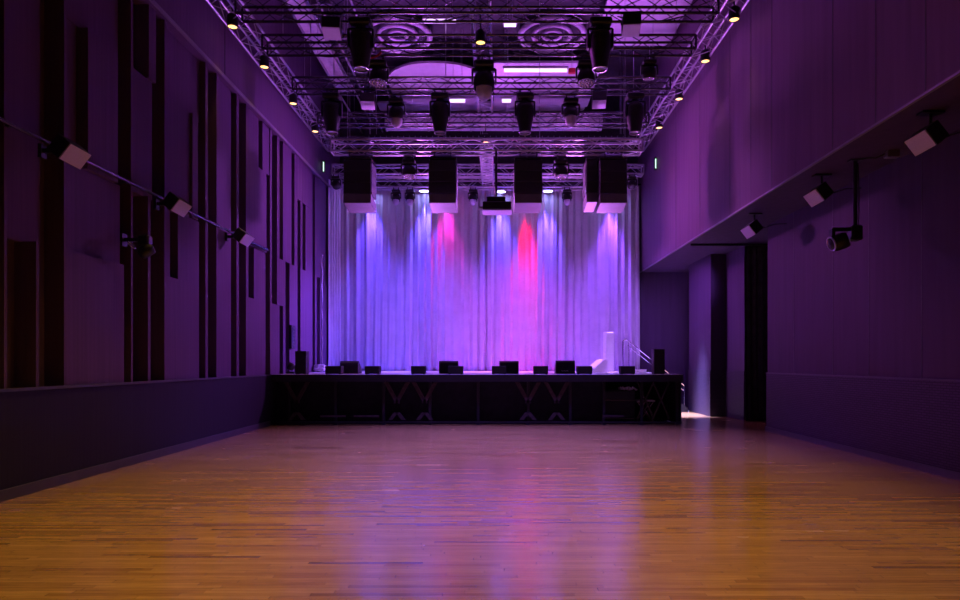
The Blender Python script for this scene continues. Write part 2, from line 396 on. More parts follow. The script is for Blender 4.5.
# scissor legs in the open bay at the right end
for x in (3.62, 4.0):
    MB().box(-.02, .02, -.012, .012, -.52, .52, R=Ry(.42)).build('scissor_leg', 'dark_alu', st).location = (x, .5, .58)
    MB().box(-.02, .02, -.012, .012, -.52, .52, R=Ry(-.42)).build('scissor_leg', 'dark_alu', st).location = (x, .53, .58)
# road case and stand below the deck
rc = thing('road_case', 'long low black road case stored under the right half of the stage', 'case', (2.1, 15.65, 0))
MB().box(-.0, 1.28, .0, .6, .10, .56, ch=.02).build('body', 'speaker', rc)
MB().box(-.0, 1.28, .0, .6, .565, .80, ch=.02).build('lid', 'speaker', rc)
MB().box(-.01, 1.29, -.01, .0, .55, .575).box(0, 1.28, -.012, -.0, .10, .13).build('edge_trim', 'dark_alu', rc)
for x in (.1, 1.18):
    for y in (.1, .5): MB().tube((x-.02, y, .05), (x+.02, y, .05), .05, n=12).box(x-.03, x+.03, y-.03, y+.03, .09, .105).build('caster', 'rubber', rc)
fc = thing('folding_stool', 'small folding stool with a pale seat standing beneath the stage', 'stool', (3.68, 15.9, 0))
MB().box(-.22, .22, -.15, .15, .52, .56, ch=.012).build('seat', 'white', fc)
for sx in (-.2, .2):
    MB().tube((-.2, sx*.7, 0), (.18, sx*.7, .52), .012).build('leg', 'chrome', fc); MB().tube((.2, sx*.7, 0), (-.18, sx*.7, .52), .012).build('leg', 'chrome', fc)
cl = MB()
pts = [(-.22+.44*i/14, .12*math.sin(i*1.3), .03+.025*math.cos(i*2.1)) for i in range(15)]
cl.path(pts, .022); cl.path([(p[0]*.8, -p[1], p[2]+.02) for p in pts], .022)
o = cl.build('cable_coil', 'white'); o.location = (3.22, 15.8, .803); tag(o, 'pale coiled cable heap lying on the road case under the stage', 'cable')

# stage stairs, right wing
ss = thing('stage_steps', 'steps with a two-bar metal handrail leading off the right rear of the stage', 'stairs', (4.42, 19.2, 0))
for i in range(6):
    z = SZ-.2*(i+.0)-.0
    if z > .1: MB().box(.22*i, .22*i+.24, 0, 1.0, z-.04-.16, z-.16).build('tread', 'stage_top', ss)
MB().prism([(0, .0), (.08, .0), (1.30, 0.0), (1.30, .12), (.1, 1.0), (0, 1.0)], -.03, 0, 'y').build('stringer', 'stage_front', ss)
MB().prism([(0, .0), (.08, .0), (1.30, 0.0), (1.30, .12), (.1, 1.0), (0, 1.0)], 1.0, 1.03, 'y').build('stringer', 'stage_front', ss)
MB().path([(-.64, .02, SZ), (-.64, .02, 2.14), (-.55, .02, 2.19), (1.2, .02, .80), (1.2, .02, .06)], .017, 8).build('handrail', 'chrome', ss)
MB().path([(-.50, .02, 2.0), (1.2, .02, .64)], .013, 8).tube((-.46, .02, SZ), (-.46, .02, 2.12), .015).build('mid_rail', 'chrome', ss)

# ================================================================ curtains
def drape(pts, z0, z1, name, m, nper=46, nz=44, amp=.075, wl=.23, puddle=.06, seed=1, hang=0):
    rnd = random.Random(seed)
    # resample path
    L = [0]
    for a, b in zip(pts, pts[1:]): L.append(L[-1]+math.dist(a, b))
    tot = L[-1]; n = int(tot*nper)
    phases = []; s = 0; ph = 0
    k1 = [rnd.uniform(0, 6) for _ in range(8)]
    vs = []; fs = []
    for j in range(nz+1):
        t = j/nz; z = z1+(z0-z1)*t
        for i in range(n+1):
            s = tot*i/n; k = max(q for q in range(len(L)-1) if L[q] <= s+1e-9); u = (s-L[k])/(L[k+1]-L[k])
            ax, ay = pts[k]; bx, by = pts[k+1]; x = ax+(bx-ax)*u; y = ay+(by-ay)*u
            dx, dy = (bx-ax)/(L[k+1]-L[k]), (by-ay)/(L[k+1]-L[k]); nx, ny = dy, -dx
            f = 2*PI*s/wl + 1.6*math.sin(s*1.7+k1[0]) + 1.1*math.sin(s*3.9+k1[1]) + .25*t*math.sin(s*2.3+k1[5])
            a = amp*(.65+.35*math.sin(s*2.9+k1[2]))*(.75+.45*t)
            off = a*math.sin(f)+.4*a*math.sin(2.1*f+k1[3]+t*.8)+.35*amp*math.sin(f*.37+k1[4])
            if t > .93: off += (t-.93)/.07*puddle*math.sin(s*19+k1[6])
            lat = .02*math.sin(s*1.3+t*3+k1[7])*t
            zz = z+ (puddle*.25*(1+math.sin(s*13+k1[2]))*.3 if j == nz else 0)
            vs.append((x+nx*off+dx*lat, y+ny*off+dy*lat, zz))
    for j in range(nz):
        for i in range(n):
            q = j*(n+1)+i; fs.append((q, q+1, q+n+2, q+n+1))
    mb = MB(); mb.add(vs, fs, True); o = mb.build(name, m)
    md = o.modifiers.new('thickness', 'SOLIDIFY'); md.thickness = .006
    return o
c = drape([(-5.31, 20.1), (-5.1, 20.6), (-4.6, 20.85), (4.66, 20.95)], SZ+.005, H+5.75, 'stage_curtain', 'curtain', nper=70, amp=.062, wl=.27)
tag(c, 'full width pleated backdrop curtain lit violet, blue and magenta behind the stage', 'curtain')
bt = MB(); bt.tube((-5.2, 20.9, H+5.8), (4.7, 20.9, H+5.8), .024)
tag(bt.build('curtain_pipe', 'dark_alu'), 'horizontal pipe along the top of the pleated stage curtain', 'pipe')
d = drape([(6.20, 16.08), (6.95, 16.08)], .01, ZS-.06, 'side_drape', 'drape', nper=90, amp=.05, wl=.15, puddle=.01, seed=4)
tag(d, 'narrow black drape hanging at the aisle opening beside the right wall', 'curtain')
tr = MB().box(4.86, 6.98, 16.06, 16.10, ZS-.05, ZS-.002).build('curtain_track', 'black')
tag(tr, 'thin dark curtain track fixed across the soffit above the black drape', 'track')

# ================================================================ trusses
def truss(name, label, p0, p1, wd, ht, group=None, m='alu', m2='alu', rc_=.027, rl=.009, pitch=.66, along='x'):
    """box truss between p0 and p1 (centres of the bottom-front line), four chords and lattice"""
    t = thing(name, label, 'truss', p0, 0, group)
    L = (p1[0]-p0[0]) if along == 'x' else (p1[1]-p0[1])
    def P(s, a, b): return (s, a*wd, b*ht) if along == 'x' else (a*wd, s, b*ht)
    for a in (0, 1):
        for b in (0, 1): MB().tube(P(0, a, b), P(L, a, b), rc_).build('chord', m, t)
    lm = MB(); n = max(2, int(round(L/pitch))); st_ = L/n
    for i in range(n):
        s0, s1, sm = i*st_, (i+1)*st_, (i+.5)*st_
        for (c0, c1) in (((0, 0), (0, 1)), ((1, 0), (1, 1)), ((0, 0), (1, 0)), ((0, 1), (1, 1))):
            lm.tube(P(s0, *c0), P(sm, *c1), rl, n=5, cap=False); lm.tube(P(sm, *c1), P(s1, *c0), rl, n=5, cap=False)
    lm.build('lattice', m2, t)
    for s in (0, L):
        ends = MB()
        for a, b in (((0, 0), (1, 0)), ((1, 0), (1, 1)), ((1, 1), (0, 1)), ((0, 1), (0, 0))): ends.tube(P(s, *a), P(s, *b), rc_*.8, n=6)
        ends.build('end_frame', m, t)
    return t
ZB = H+6.3
rows = [(11.55, 'nearest'), (12.86, 'second'), (14.77, 'third'), (16.87, 'fourth'), (18.7, 'fifth')]
for D, wd in rows:
    truss('cross_truss', '%s of the main ceiling box trusses crossing the hall' % wd, (-4.72, D, ZB), (4.0, D, ZB), .3, .27, 'main cross trusses', m='dark_alu', m2='dark_alu')
truss('side_truss', 'long box truss running along the top of the left wall', (-5.17, 5.5, ZB+.15), (-5.17, 19.6, ZB+.15), .38, .3, 'long trusses', along='y', rc_=.026)
truss('side_truss', 'long box truss running along the top of the right wall', (4.10, 5.5, ZB+.15), (4.10, 19.6, ZB+.15), .38, .3, 'long trusses', along='y', rc_=.026)
truss('centre_truss', 'long narrow box truss down the middle of the ceiling rig', (-.49, 5.5, ZB+.30), (-.49, 17.0, ZB+.30), .36, .28, 'long trusses', along='y')
truss('upstage_truss', 'short pale lattice truss over the stage between the middle speakers', (-.45, 17.3, H+5.55), (-.45, 20.4, H+5.55), .33, .28, along='y', rc_=.022, pitch=.25)
truss('speaker_truss', 'low box truss that carries the hanging black speaker columns', (-3.9, 15.0, H+4.95), (3.4, 15.0, H+4.95), .3, .27, m='alu')
truss('lamp_truss', 'upper one of the two trusses just before the curtain top', (-4.95, 19.2, H+5.65), (4.4, 19.2, H+5.65), .3, .27, 'trusses above the curtain')
truss('lamp_truss', 'lower truss in front of the curtain carrying the bright blue lamps', (-4.95, 20.1, H+5.50), (4.4, 20.1, H+5.50), .3, .27, 'trusses above the curtain')
# steel suspension lines of the rig (each a wire up to the deck)
def hang(x, y, z0, nm, lab, grp):
    o = MB().tube((0, 0, 0), (0, 0, ZC-z0), .008, n=6).build(nm, 'steel'); o.location = (x, y, z0); tag(o, lab, 'cable', grp)
spots = ['far left', 'left', 'right', 'far right']
for x, k in zip((-3.5, -1.2, 1.0, 3.0), spots): hang(x, 15.0, H+5.22, 'suspension_wire', 'thin steel wire holding up the speaker truss, %s one' % k, 'speaker truss wires')
for x, k in zip((-3.8, 0.9, 3.8), ('left', 'middle', 'right')): hang(x, 19.2, H+5.92, 'suspension_wire', 'thin steel wire holding up the upper truss over the stage, %s one' % k, 'stage truss wires')
for D, wd in rows:
    for x, k in ((-4.3, 'left'), (3.6, 'right')): hang(x, D, ZB+.27, 'suspension_wire', 'thin steel wire from the ceiling to the %s end of the %s cross truss' % (k, wd), 'cross truss wires')
for x, k in ((-5.17, 'left'), (4.10, 'right')):
    for y, k2 in ((8, 'near'), (12.4, 'middle'), (17.2, 'far')): hang(x, y, ZB+.45, 'suspension_wire', 'thin steel wire from the ceiling to the %s part of the %s side truss' % (k2, k), 'side truss wires')
for y, k in ((8, 'near'), (14.4, 'far')): hang(-.49, y, ZB+.58, 'suspension_wire', 'thin steel wire from the ceiling to the %s part of the middle truss' % k, 'centre truss wires')
for y, k in ((17.6, 'near'), (20.0, 'far')): hang(-.45, y, H+5.83, 'suspension_wire', 'thin steel wire from the ceiling to the %s end of the short pale truss' % k, 'short truss wires')
for x, k in ((-4.0, 'left'), (3.9, 'right')): hang(x, 20.1, H+5.77, 'suspension_wire', 'thin steel wire from the ceiling to the %s end of the blue lamp truss' % k, 'lamp truss wires')
# dotted channel bar
cb = thing('channel_bar', 'long punched metal channel bar crossing above the speakers', 'bar', (-3.6, 17.5, H+6.14))
MB().box(0, 7.4, 0, .05, 0, .09).build('channel', 'black', cb)
dm = MB()
for i in range(46): dm.tube((.1+i*.158, -.004, .03), (.1+i*.158, 0, .03), .012, n=8)
dm.build('slot_row', 'alu', cb)
for x in (.3, 7.1): MB().tube((x, .025, .09), (x, .025, ZC-H-6.14), .007, n=6).build('hanger_rod', 'steel', cb)
# longitudinal pipes near the left side of the ceiling, seen between the trusses
for k, (x, z) in enumerate(((-4.35, 8.9), (-4.0, 9.1), (-3.7, 8.95), (-3.2, 9.4))):
    p = thing('ceiling_pipe', '%s of the parallel pipes along the left side of the ceiling' % ['outermost', 'second outermost', 'second innermost', 'innermost'][k], 'pipe', (x, 10.5, z), 0, 'ceiling pipes')
    MB().tube((0, 0, 0), (0, 10.2, 0), .025).build('pipe', 'steel', p)
    for yy in (1, 5, 9): MB().tube((0, yy, .02), (0, yy, ZC-z), .006, n=6).build('hanger', 'steel', p)
bm_ = thing('ceiling_beam', 'pale flat beam running lengthwise under the ceiling at the left', 'beam', (-4.75, 12.0, 9.75))
MB().box(0, .3, 0, 7.5, 0, .22).build('web', 'duct', bm_); MB().box(-.05, .35, 0, 7.5, -.03, 0).build('flange', 'duct', bm_)
for yy in (1, 4, 7): MB().tube((.15, yy, .2), (.15, yy, ZC-9.75), .012, n=6).build('hanger', 'steel', bm_)

# ceiling clouds and round diffusers
def cloud(name, label, x0, x1, y0, y1, z, rad, m='ceil_panel'):
    pts = []
    for cx, cy, a0 in ((x1-rad, y1-rad, 0), (x0+rad, y1-rad, 90), (x0+rad, y0+rad, 180), (x1-rad, y0+rad, 270)):
        for k in range(9): a = math.radians(a0+k*90/8); pts.append((cx+rad*math.cos(a), cy+rad*math.sin(a)))
    t = thing(name, label, 'ceiling panel', (0, 0, z))
    MB().prism(pts, 0, .06, 'z').build('board', m, t)
    for sx in (.25, .75):
        for sy in (.2, .8): MB().tube((x0+(x1-x0)*sx, y0+(y1-y0)*sy, .06), (x0+(x1-x0)*sx, y0+(y1-y0)*sy, ZC-z), .006, n=6).build('hanger', 'steel', t)
    return t
cloud('acoustic_panel', 'pale suspended ceiling panel with a rounded left end beyond the rings', -3.2, -.3, 17.55, 20.6, H+8.2, 1.3)
cloud('acoustic_panel', 'long pale suspended ceiling panel behind the white tube lamp', -.1, 2.9, 17.55, 20.6, H+8.2, .1)
cloud('acoustic_panel', 'pale suspended ceiling panel above the rig at the right wall', 2.6, 4.6, 13.6, 17.2, H+8.5, .1)
cloud('acoustic_panel', 'dark rectangular ceiling panel behind the left round diffuser', -4.1, -.5, 15.2, 17.5, H+8.85, .2, 'ceil_dark')
cloud('acoustic_panel', 'dark ceiling panel behind the right round diffuser', .2, 2.5, 14.0, 17.5, H+8.85, .3, 'ceil_dark')
cloud('acoustic_panel', 'pale ceiling panel nearest above the first trusses', -3.2, 3.6, 12.2, 13.6, H+8.7, .1)
cloud('acoustic_panel', 'narrow pale ceiling panel over the far end of the rig', -3.9, 2.9, 20.75, 21.4, H+8.4, .1)
for px, lab in ((398, 'left'), (552, 'right')):
    D = 16.9; x = (px-497)*D/640; z = H+8.62
    t = thing('round_diffuser', '%s round ceiling air diffuser of pale concentric rings' % lab, 'air diffuser', (x, D, z), 0, 'round air diffusers')
    for r, rr in ((.84, .075), (.50, .05), (.24, .04)): MB().torus((0, 0, 0), r, rr).build('ring', 'duct', t)
    MB().lathe([(.0, .16), (.5, .16), (.86, .05), (.86, .22), (0, .22)], 28).build('collar', 'ceil_dark', t)
# air duct behind fifth truss
dk = thing('air_duct', 'thick round air duct crossing the ceiling above the far trusses', 'duct', (-3.4, 19.6, H+7.35))
MB().tube((0, 0, 0), (6.6, 0, 0), .26, n=20).build('duct', 'duct', dk)
for x in (.02, 1.3, 2.6, 3.9, 5.2, 6.5): MB().lathe([(.262, -.02), (.28, -.02), (.28, .02), (.262, .02)], 20, Matrix.Translation((x, 0, 0)) @ Matrix.Rotation(PI/2, 4, 'Y')).build('band', 'steel', dk)
for x in (.8, 3.7, 5.8): MB().tube((x, 0, .25), (x, 0, .85), .01, n=6).build('hanger', 'steel', dk)
# tube lamps
def tube_lamp(pxa, pxb, py, zh, lab, e, top=8.85):
    D = zh*640/(362-py); xa, xb = (pxa-497)*D/640, (pxb-497)*D/640
    t = thing('tube_lamp', lab, 'lamp', (xa, D, H+zh), 0, 'tube lamps')
    L = xb-xa
    MB().tube((0, 0, 0), (L, 0, 0), .04, n=12).build('tube', 'tube', t)
    MB().box(-.03, L+.03, -.05, .05, .04, .1).build('batten', 'duct', t)
    for x in (.08, L-.08): MB().tube((x, 0, .1), (x, 0, top-zh), .006, n=6).build('hanger', 'steel', t)
tube_lamp(504, 567, 70.5, 7.6, 'long lit white tube lamp above the trusses right of centre', 1)
tube_lamp(424, 456, 21.5, 7.9, 'lit tube lamp near the left round ceiling diffuser', 1, ZC-H)
tube_lamp(504, 516, 25, 7.9, 'shortest lit tube lamp, beside the right round diffuser', 1)
tube_lamp(450, 465, 101, 6.95, 'lit tube lamp left of the centre, just above the far trusses', 1)
tube_lamp(502, 511, 101, 6.95, 'lit tube lamp right of the centre, just above the far trusses', 1)

# ================================================================ rig luminaires
def clamp(t, y0=0, z=0):
    return MB().torus((0, y0, z), .035, .012, 14, 6, Ry(PI/2)).box(-.02, .02, y0-.02, y0+.02, z-.09, z-.03).build('clamp', 'dark_alu', t)
def profile_head(label, loc, group, tilt=0.0):
    t = thing('moving_head_spotlight', label, 'stage light', loc, 0, group)
    for x in (-.12, .12): MB().torus((x, 0, 0), .035, .012, 14, 6, Ry(PI/2)).box(x-.02, x+.02, -.02, .02, -.10, -.03).build('clamp', 'dark_alu', t)
    MB().box(-.20, .20, -.16, .16, -.22, -.09, ch=.03).build('base', 'black', t)
    yk = MB().tube((0, 0, -.26), (0, 0, -.2), .09, n=16).box(-.22, .22, -.06, .06, -.29, -.25, ch=.01)
    for s in (-1, 1): yk.box(s*.22-.018, s*.22+.018, -.07, .07, -.62, -.27, ch=.01)
    yk.build('yoke', 'black', t)
    T = Matrix.Translation((0, 0, -.56)) @ Matrix.Rotation(tilt, 4, 'X')
    h = MB().lathe([(.0, .26), (.13, .26), (.185, .22), (.20, .12), (.20, -.02), (.185, -.12), (.15, -.30), (.13, -.40), (.13, -.42), (.12, -.42), (.12, -.39)], 24, T)
    hd = h.build('head', 'black', t)
    fn = MB()
    for k in range(6):
        fn.lathe([(.203, .2-k*.035), (.210, .195-k*.035), (.203, .19-k*.035)], 24, T)
    fn.build('cooling_fin', 'black', hd)
    MB().torus((0, 0, 0), .126, .012, 26, 8).build('lens_ring', 'chrome', hd).matrix_local = T @ Matrix.Translation((0, 0, -.42))
    MB().lathe([(0, -.36), (.06, -.37), (.119, -.395)], 24, T).build('lens', 'glass', hd)
    return t
def wash_head(label, loc, group, tilt=-.15, dome=False, sc=1):
    t = thing('moving_head_wash_light', label, 'stage light', loc, 0, group); t.scale = (sc, sc, sc)
    for x in (-.1, .1): MB().torus((x, 0, 0), .035, .012, 14, 6, Ry(PI/2)).box(x-.02, x+.02, -.02, .02, -.10, -.03).build('clamp', 'dark_alu', t)
    MB().box(-.17, .17, -.14, .14, -.20, -.09, ch=.025).build('base', 'black', t)
    yk = MB().box(-.20, .20, -.05, .05, -.25, -.2, ch=.01)
    for s in (-1, 1): yk.box(s*.20-.016, s*.20+.016, -.06, .06, -.46, -.22, ch=.01)
    yk.build('yoke', 'black', t)
    T = Matrix.Translation((0, 0, -.42)) @ Matrix.Rotation(tilt, 4, 'X')
    hd = MB().lathe([(0, .16), (.10, .16), (.15, .12), (.18, .02), (.18, -.10), (.165, -.12)], 22, T).build('head', 'black', t)
    if dome:
        MB().lathe([(.14, -.10), (.135, -.18), (.11, -.26), (.06, -.31), (0, -.325)], 20, T).build('lens', 'grille', hd)
    else:
        lm = MB()
        for r, n in ((0, 1), (.06, 6), (.12, 12)):
            for k in range(n):
                a = 2*PI*k/n; lm.lathe([(0, -.15), (.018, -.14), (.026, -.12), (.026, -.10)], 8, T @ Matrix.Translation((r*math.cos(a), r*math.sin(a), 0)))
        lm.build('lens_cluster', 'chrome', hd)
        MB().lathe([(0, -.115), (.165, -.115)], 22, T).build('lens_plate', 'black', hd)
    MB().torus((0, 0, 0), .172, .008, 26, 6).build('rim', 'dark_alu', hd).matrix_local = T @ Matrix.Translation((0, 0, -.12))
    return t
# tall profile heads, first row
g = 'tall spotlights on the nearest truss'
profile_head('large black spotlight hanging down from the nearest truss, left of the two', ((361-497)*11.55/640, 11.55, ZB-.04), g)
profile_head('large black spotlight hanging down from the nearest truss, right of the two', ((600-497)*11.55/640, 11.55, ZB-.04), g)
g = 'tall spotlights on the third truss'
for px, lab in ((332, 'leftmost of four tall spotlights on the third truss'), (440, 'tall black spotlight on the third truss, just left of the middle'), (525, 'tall black spotlight on the third truss, just right of the middle'), (635, 'rightmost of four tall spotlights on the third truss')):
    profile_head(lab, ((px-497)*14.77/640, 14.77, ZB-.035), g)
g = 'wash lights on the second truss'
wash_head('black wash light with sparkling lenses behind the large left spotlight', ((376-497)*12.9/640, 13.16, ZB-.035), g)
wash_head('black wash light with sparkling lenses behind the large right spotlight', ((588-497)*12.9/640, 13.16, ZB-.035), g)
g = 'domed moving lights'
wash_head('domed moving light with pale lens between the two left tall spotlights', ((396-497)*15.0/640, 15.07, ZB-.035), g, .15, True)
wash_head('domed moving light with pale lens between the two right tall spotlights', ((571-497)*15.0/640, 15.07, ZB-.035), g, -.15, True)
wash_head('domed moving light with pale lens hanging at the centre of the rig', ((488-497)*13.2/640-.08, 13.16, ZB-.035), g, .0, True, 1.2)
g = 'wash lights between the speaker columns'
wash_head('black wash light hanging between the two left speaker columns', ((409-497)*15.3/640, 15.3, H+4.91), g, -.15, False, .9)
wash_head('black wash light hanging between the two right speaker columns', ((561-497)*15.3/640, 15.3, H+4.91), g, -.15, False, .9)
g = 'small moving lights on the lamp truss'
for px, lab in ((396, 'left one of a close pair of small moving lights before the curtain top'), (410, 'right one of a close pair of small moving lights before the curtain top'), (473, 'small moving light under the lamp truss beside the projector'), (567, 'small moving light under the lamp truss between the right speaker columns')):
    wash_head(lab, ((px-497)*20.1/640, 20.1, H+5.47), g, -.15, True, .75)
for px, lab in ((336, 'small moving light at the far left end of the lamp truss'), (632, 'small moving light at the far right end of the lamp truss')):
    wash_head(lab, ((px-497)*19.2/640, 19.2, H+5.62), g, 1.2, False, .7)
# more black fixtures at the right above the trusses
wash_head('squat black moving light behind the second truss at the right', ((638-497)*14.2/640, 13.16, ZB-.035), 'wash lights on the second truss', .2, False, .8)

def cube_light(label, px, py, D, sz, group, rz=0, zt=ZB):
    x, y, z = W3(px, py, D)
    t = thing('box_luminaire', label, 'stage light', (x, D, z), rz, group)
    R = Rx(math.radians(-14)); h = sz/2
    MB().box(-h, h, -h, h, -h*.7, h*.7, R=R, ch=.01).build('housing', 'black', t)
    # open pale face on the lower, audience side
    f = MB().box(-h*.95, h*.95, -h*.95, h*.95, -.008, .008).build('diffuser', 'grille', t)
    f.matrix_local = R.to_4x4() @ Matrix.Translation((0, 0, -h*.7-.006))
    MB().path([(-h-.015, 0, 0), (-h-.015, 0, h+.08), (h+.015, 0, h+.08), (h+.015, 0, 0)], .008, 6).build('bracket', 'black', t)
    MB().tube((0, 0, h+.08), (0, 0, zt-z+.0), .013, n=6).build('stem', 'black', t)
g = 'box lights under the rig'
cube_light('box light with a pale face below the nearest truss, left', 332, 28, 11.55, .32, g, .1)
cube_light('box light with a pale face below the nearest truss, right', 631, 25, 11.55, .32, g, -.1)
cube_light('smaller box light with a pale face below the third truss, left', 368, 101, 14.77, .32, g, .1)
cube_light('smaller box light with a pale face below the third truss, right', 599, 100, 14.77, .32, g, -.1)

# warm downlights
def downlight(label, x, y, zb, energy, group='warm downlights', stem=.34, cone=50):
    t = thing('downlight', label, 'lamp', (x, y, zb), 0, group)
    MB().lathe([(.085, .0), (.095, .0), (.10, .04), (.10, .20), (.07, .235), (.0, .24)], 20).build('can', 'black', t)
    MB().lathe([(0, .012), (.084, .012), (.084, .02)], 20).build('lens', 'warm_lamp', t)
    MB().tube((0, 0, .24), (0, 0, stem), .015).build('stem', 'black', t)
    if energy: light('SPOT', 'downlight_lamp', (0, 0, -.02), energy, WARM, (0, 0, -5), cone, 1, .07, parent=t)
    return t
E = 40
ordn = ['nearest', 'second nearest', 'second farthest', 'farthest']
for k, D in enumerate((12.1, 13.75, 15.7, 17.6)):
    downlight('%s visible warm downlight along the left truss' % ordn[k], -5.0, D, H+6.33, E)
    downlight('%s visible warm downlight along the right truss' % ordn[k], 4.41, D-.2, H+6.36, E*.5)
    if k != 2: downlight('%s visible warm downlight along the middle truss' % ['nearest', 'second', '', 'farthest'][k], -.31, D, H+6.03, E*.6, stem=.56)
for D in (9.9, 7.9, 5.9, 3.9):
    for x in (-3.4, -.31, 2.8):
        downlight('forward warm downlight over the hall floor, %s column, %s row' % ({-3.4: 'left', -.31: 'middle', 2.8: 'right'}[x], {9.9: 'farthest', 7.9: 'second', 5.9: 'third', 3.9: 'nearest'}[D]), x, D, H+6.33, 430 if D < 9 else 300, 'forward downlights', ZC-H-6.33, 50)
# truss above the forward downlights
tag_ = None

# LED pars at the curtain
def par(label, px, py, D, lens, energy, col, ang=46, tgt=None, group='curtain lamps'):
    x, y, z = W3(px, py, D)
    t = thing('led_par_lamp', label, 'stage light', (x, D, z), 0, group)
    MB().lathe([(.15, 0), (.16, 0), (.165, .04), (.15, .16), (.09, .22), (0, .23)], 20).build('can', 'black', t)
    MB().lathe([(0, .01), (.15, .01), (.15, .02)], 20).build('lens', lens, t)
    MB().path([(-.18, 0, .08), (-.18, 0, .28), (.18, 0, .28), (.18, 0, .08)], .009).build('bracket', 'black', t)
    light('SPOT', 'led_par_light', (0, .0, -.03), energy, col, (0, .13, -3.0), ang, 1, .08, parent=t)
    return t
par('bright blue lamp shining down the curtain, left one of three in view', 424, 191.5, 20.62, 'blue_lamp', 1300, (.09, .06, 1))
par('bright blue lamp shining down the curtain beside the projector pole', 501, 192, 20.62, 'blue_lamp', 1250, (.10, .06, 1))
par('bright blue lamp shining down the curtain, right one of three in view', 548, 191.5, 20.62, 'blue_lamp', 1300, (.13, .06, 1))
par('blue lamp hidden behind the leftmost speaker column', 371, 191.5, 20.62, 'blue_lamp', 1250, (.10, .05, 1))
par('violet lamp hidden behind the rightmost speaker column', 612, 191.5, 20.62, 'blue_lamp', 1300, (.22, .06, 1))
par('magenta lamp hidden behind the left middle speaker column', 446, 191.5, 20.62, 'dim_lamp', 420, (.9, .03, .6))
par('red lamp hidden behind the right middle speaker column', 527, 191.5, 20.62, 'dim_lamp', 1500, (1, .0, .06), 30)

# ================================================================ hanging speakers
def pa(label, px0, px1, ytop, D, group='hanging speaker columns', rz=0):
    x0, _, zt = W3(px0, ytop, D); x1 = (px1-497)*D/640; wd = x1-x0
    t = thing('hanging_speaker', label, 'speaker', ((x0+x1)/2, D, zt), rz, group); h = wd/2
    dp = .66; R = None
    for k in range(3):
        z1_ = -.02-k*.26; MB().box(-h, h, 0, dp, z1_-.252, z1_, ch=.012).build('cabinet', 'speaker', t)
    b = MB().box(-h, h, 0, dp, -.23, 0, ch=.012).build('lower_cabinet', 'speaker_underlit', t)
    b.location = (0, .0, -.805); b.rotation_euler = (math.radians(-8), 0, 0)
    MB().box(-h, h, .02, dp-.05, .0, .045).tube((-h*.6, .05, .04), (-h*.6, .05, .20), .012).tube((h*.6, .05, .04), (h*.6, .05, .20), .012).build('rigging_frame', 'dark_alu', t)
    pr = MB()
    for s in (-1, 1): pr.box(s*h-.012, s*h+.012, .05, .10, -.8, -.02)
    pr.build('side_rail', 'dark_alu', t)
    return t
pa('leftmost of the four hanging black speaker columns', 343.5, 371, 159, 14.95)
pa('hanging black speaker column just left of the middle', 429, 456, 159, 14.95)
pa('hanging black speaker column just right of the middle', 514.5, 542, 159, 14.95)
pa('rightmost of the four hanging black speaker columns', 600, 627, 159, 14.95)
t = pa('narrow hanging speaker turned sideways, left of the rightmost column', 586.5, 597.5, 159, 15.25, None, 0)

# projector on its pole
pj = thing('projector', 'black projector with its lit underside painted pale hanging on a thin pole above the stage', 'projector', W3(497, 206, 14.95))
MB().box(-.33, .33, -.22, .28, -.13, .06, ch=.02).build('body', 'black', pj)
MB().box(-.24, .20, -.12, .2, .06, .20, ch=.02).build('upper_housing', 'black', pj)
MB().box(-.34, .34, -.2, .27, -.15, -.125).build('lit_underside', 'grille', pj)  # pale plate paints the stage light onto the projector's underside
MB().tube((-.02, .05, .2), (-.02, .05, 1.32), .028, n=10).build('pole', 'black', pj)
MB().tube((-.42, 0, -.05), (-.33, 0, -.05), .05, n=14).torus((-.42, 0, -.05), .05, .01, 16, 6, Ry(PI/2)).build('lens_barrel', 'steel', pj)

# ================================================================ wall speakers
def wall_speaker(side, label, D, x, z, group, q=.88):
    t = thing('wall_speaker', label, 'speaker', (x, D, z), 0, group)
    s = side                                   # +1 faces to +x (left wall)
    R = Ry(s*math.radians(38)) @ Rz(s*math.radians(-12))
    b = MB().box(-.13*q, .12*q, -.18*q, .18*q, -.13*q, .13*q, R=R, ch=.008); 
    if s < 0: b = MB().box(-.12*q, .13*q, -.18*q, .18*q, -.13*q, .13*q, R=R, ch=.008)
    b.build('cabinet', 'black', t)
    g_ = MB().box(-.008, .008, -.172*q, .172*q, -.124*q, .124*q).build('grille', 'grille', t)
    g_.matrix_local = R.to_4x4() @ Matrix.Translation((s*.13*q, 0, 0))
    return t
for k, (D, lab) in enumerate(((7.6, 'nearest'), (10.15, 'middle'), (12.8, 'farthest'))):
    t = wall_speaker(1, 'small tilted speaker with a pale grille on the left wall, the %s of three' % lab, D, -5.08, H+2.50, 'left wall speakers')
    MB().box(-.30, -.1, -.03, .03, -.02, .03).box(-.34, -.30, -.05, .05, -.08, .08).build('bracket', 'black', t)
    t = wall_speaker(-1, 'small tilted speaker with a pale grille under the right soffit, the %s of three' % lab, D, 5.10, H+2.66, 'right wall speakers')
    MB().tube((.05, 0, .08), (.05, 0, .29), .018).box(-.08, .18, -.06, .06, .285, .308).build('bracket', 'black', t)
    MB().path([(.1, .05, .1), (.3, .1, .05), (.5, .12, .12), (.76, .15, .14)], .009).build('cable', 'rubber', t)
rp = thing('wall_pipe', 'thin pale conduit pipe running level along the left wall past the speakers', 'pipe', (XF+.04, 5.0, H+2.6))
MB().tube((0, 0, 0), (0, 9.9, 0), .024, n=10).build('pipe', 'dark_alu', rp)
for y in (2, 4.2, 6, 8, 9.6): MB().box(-.06, .0, y-.02, y+.02, -.03, .03).build('clip', 'black', rp)

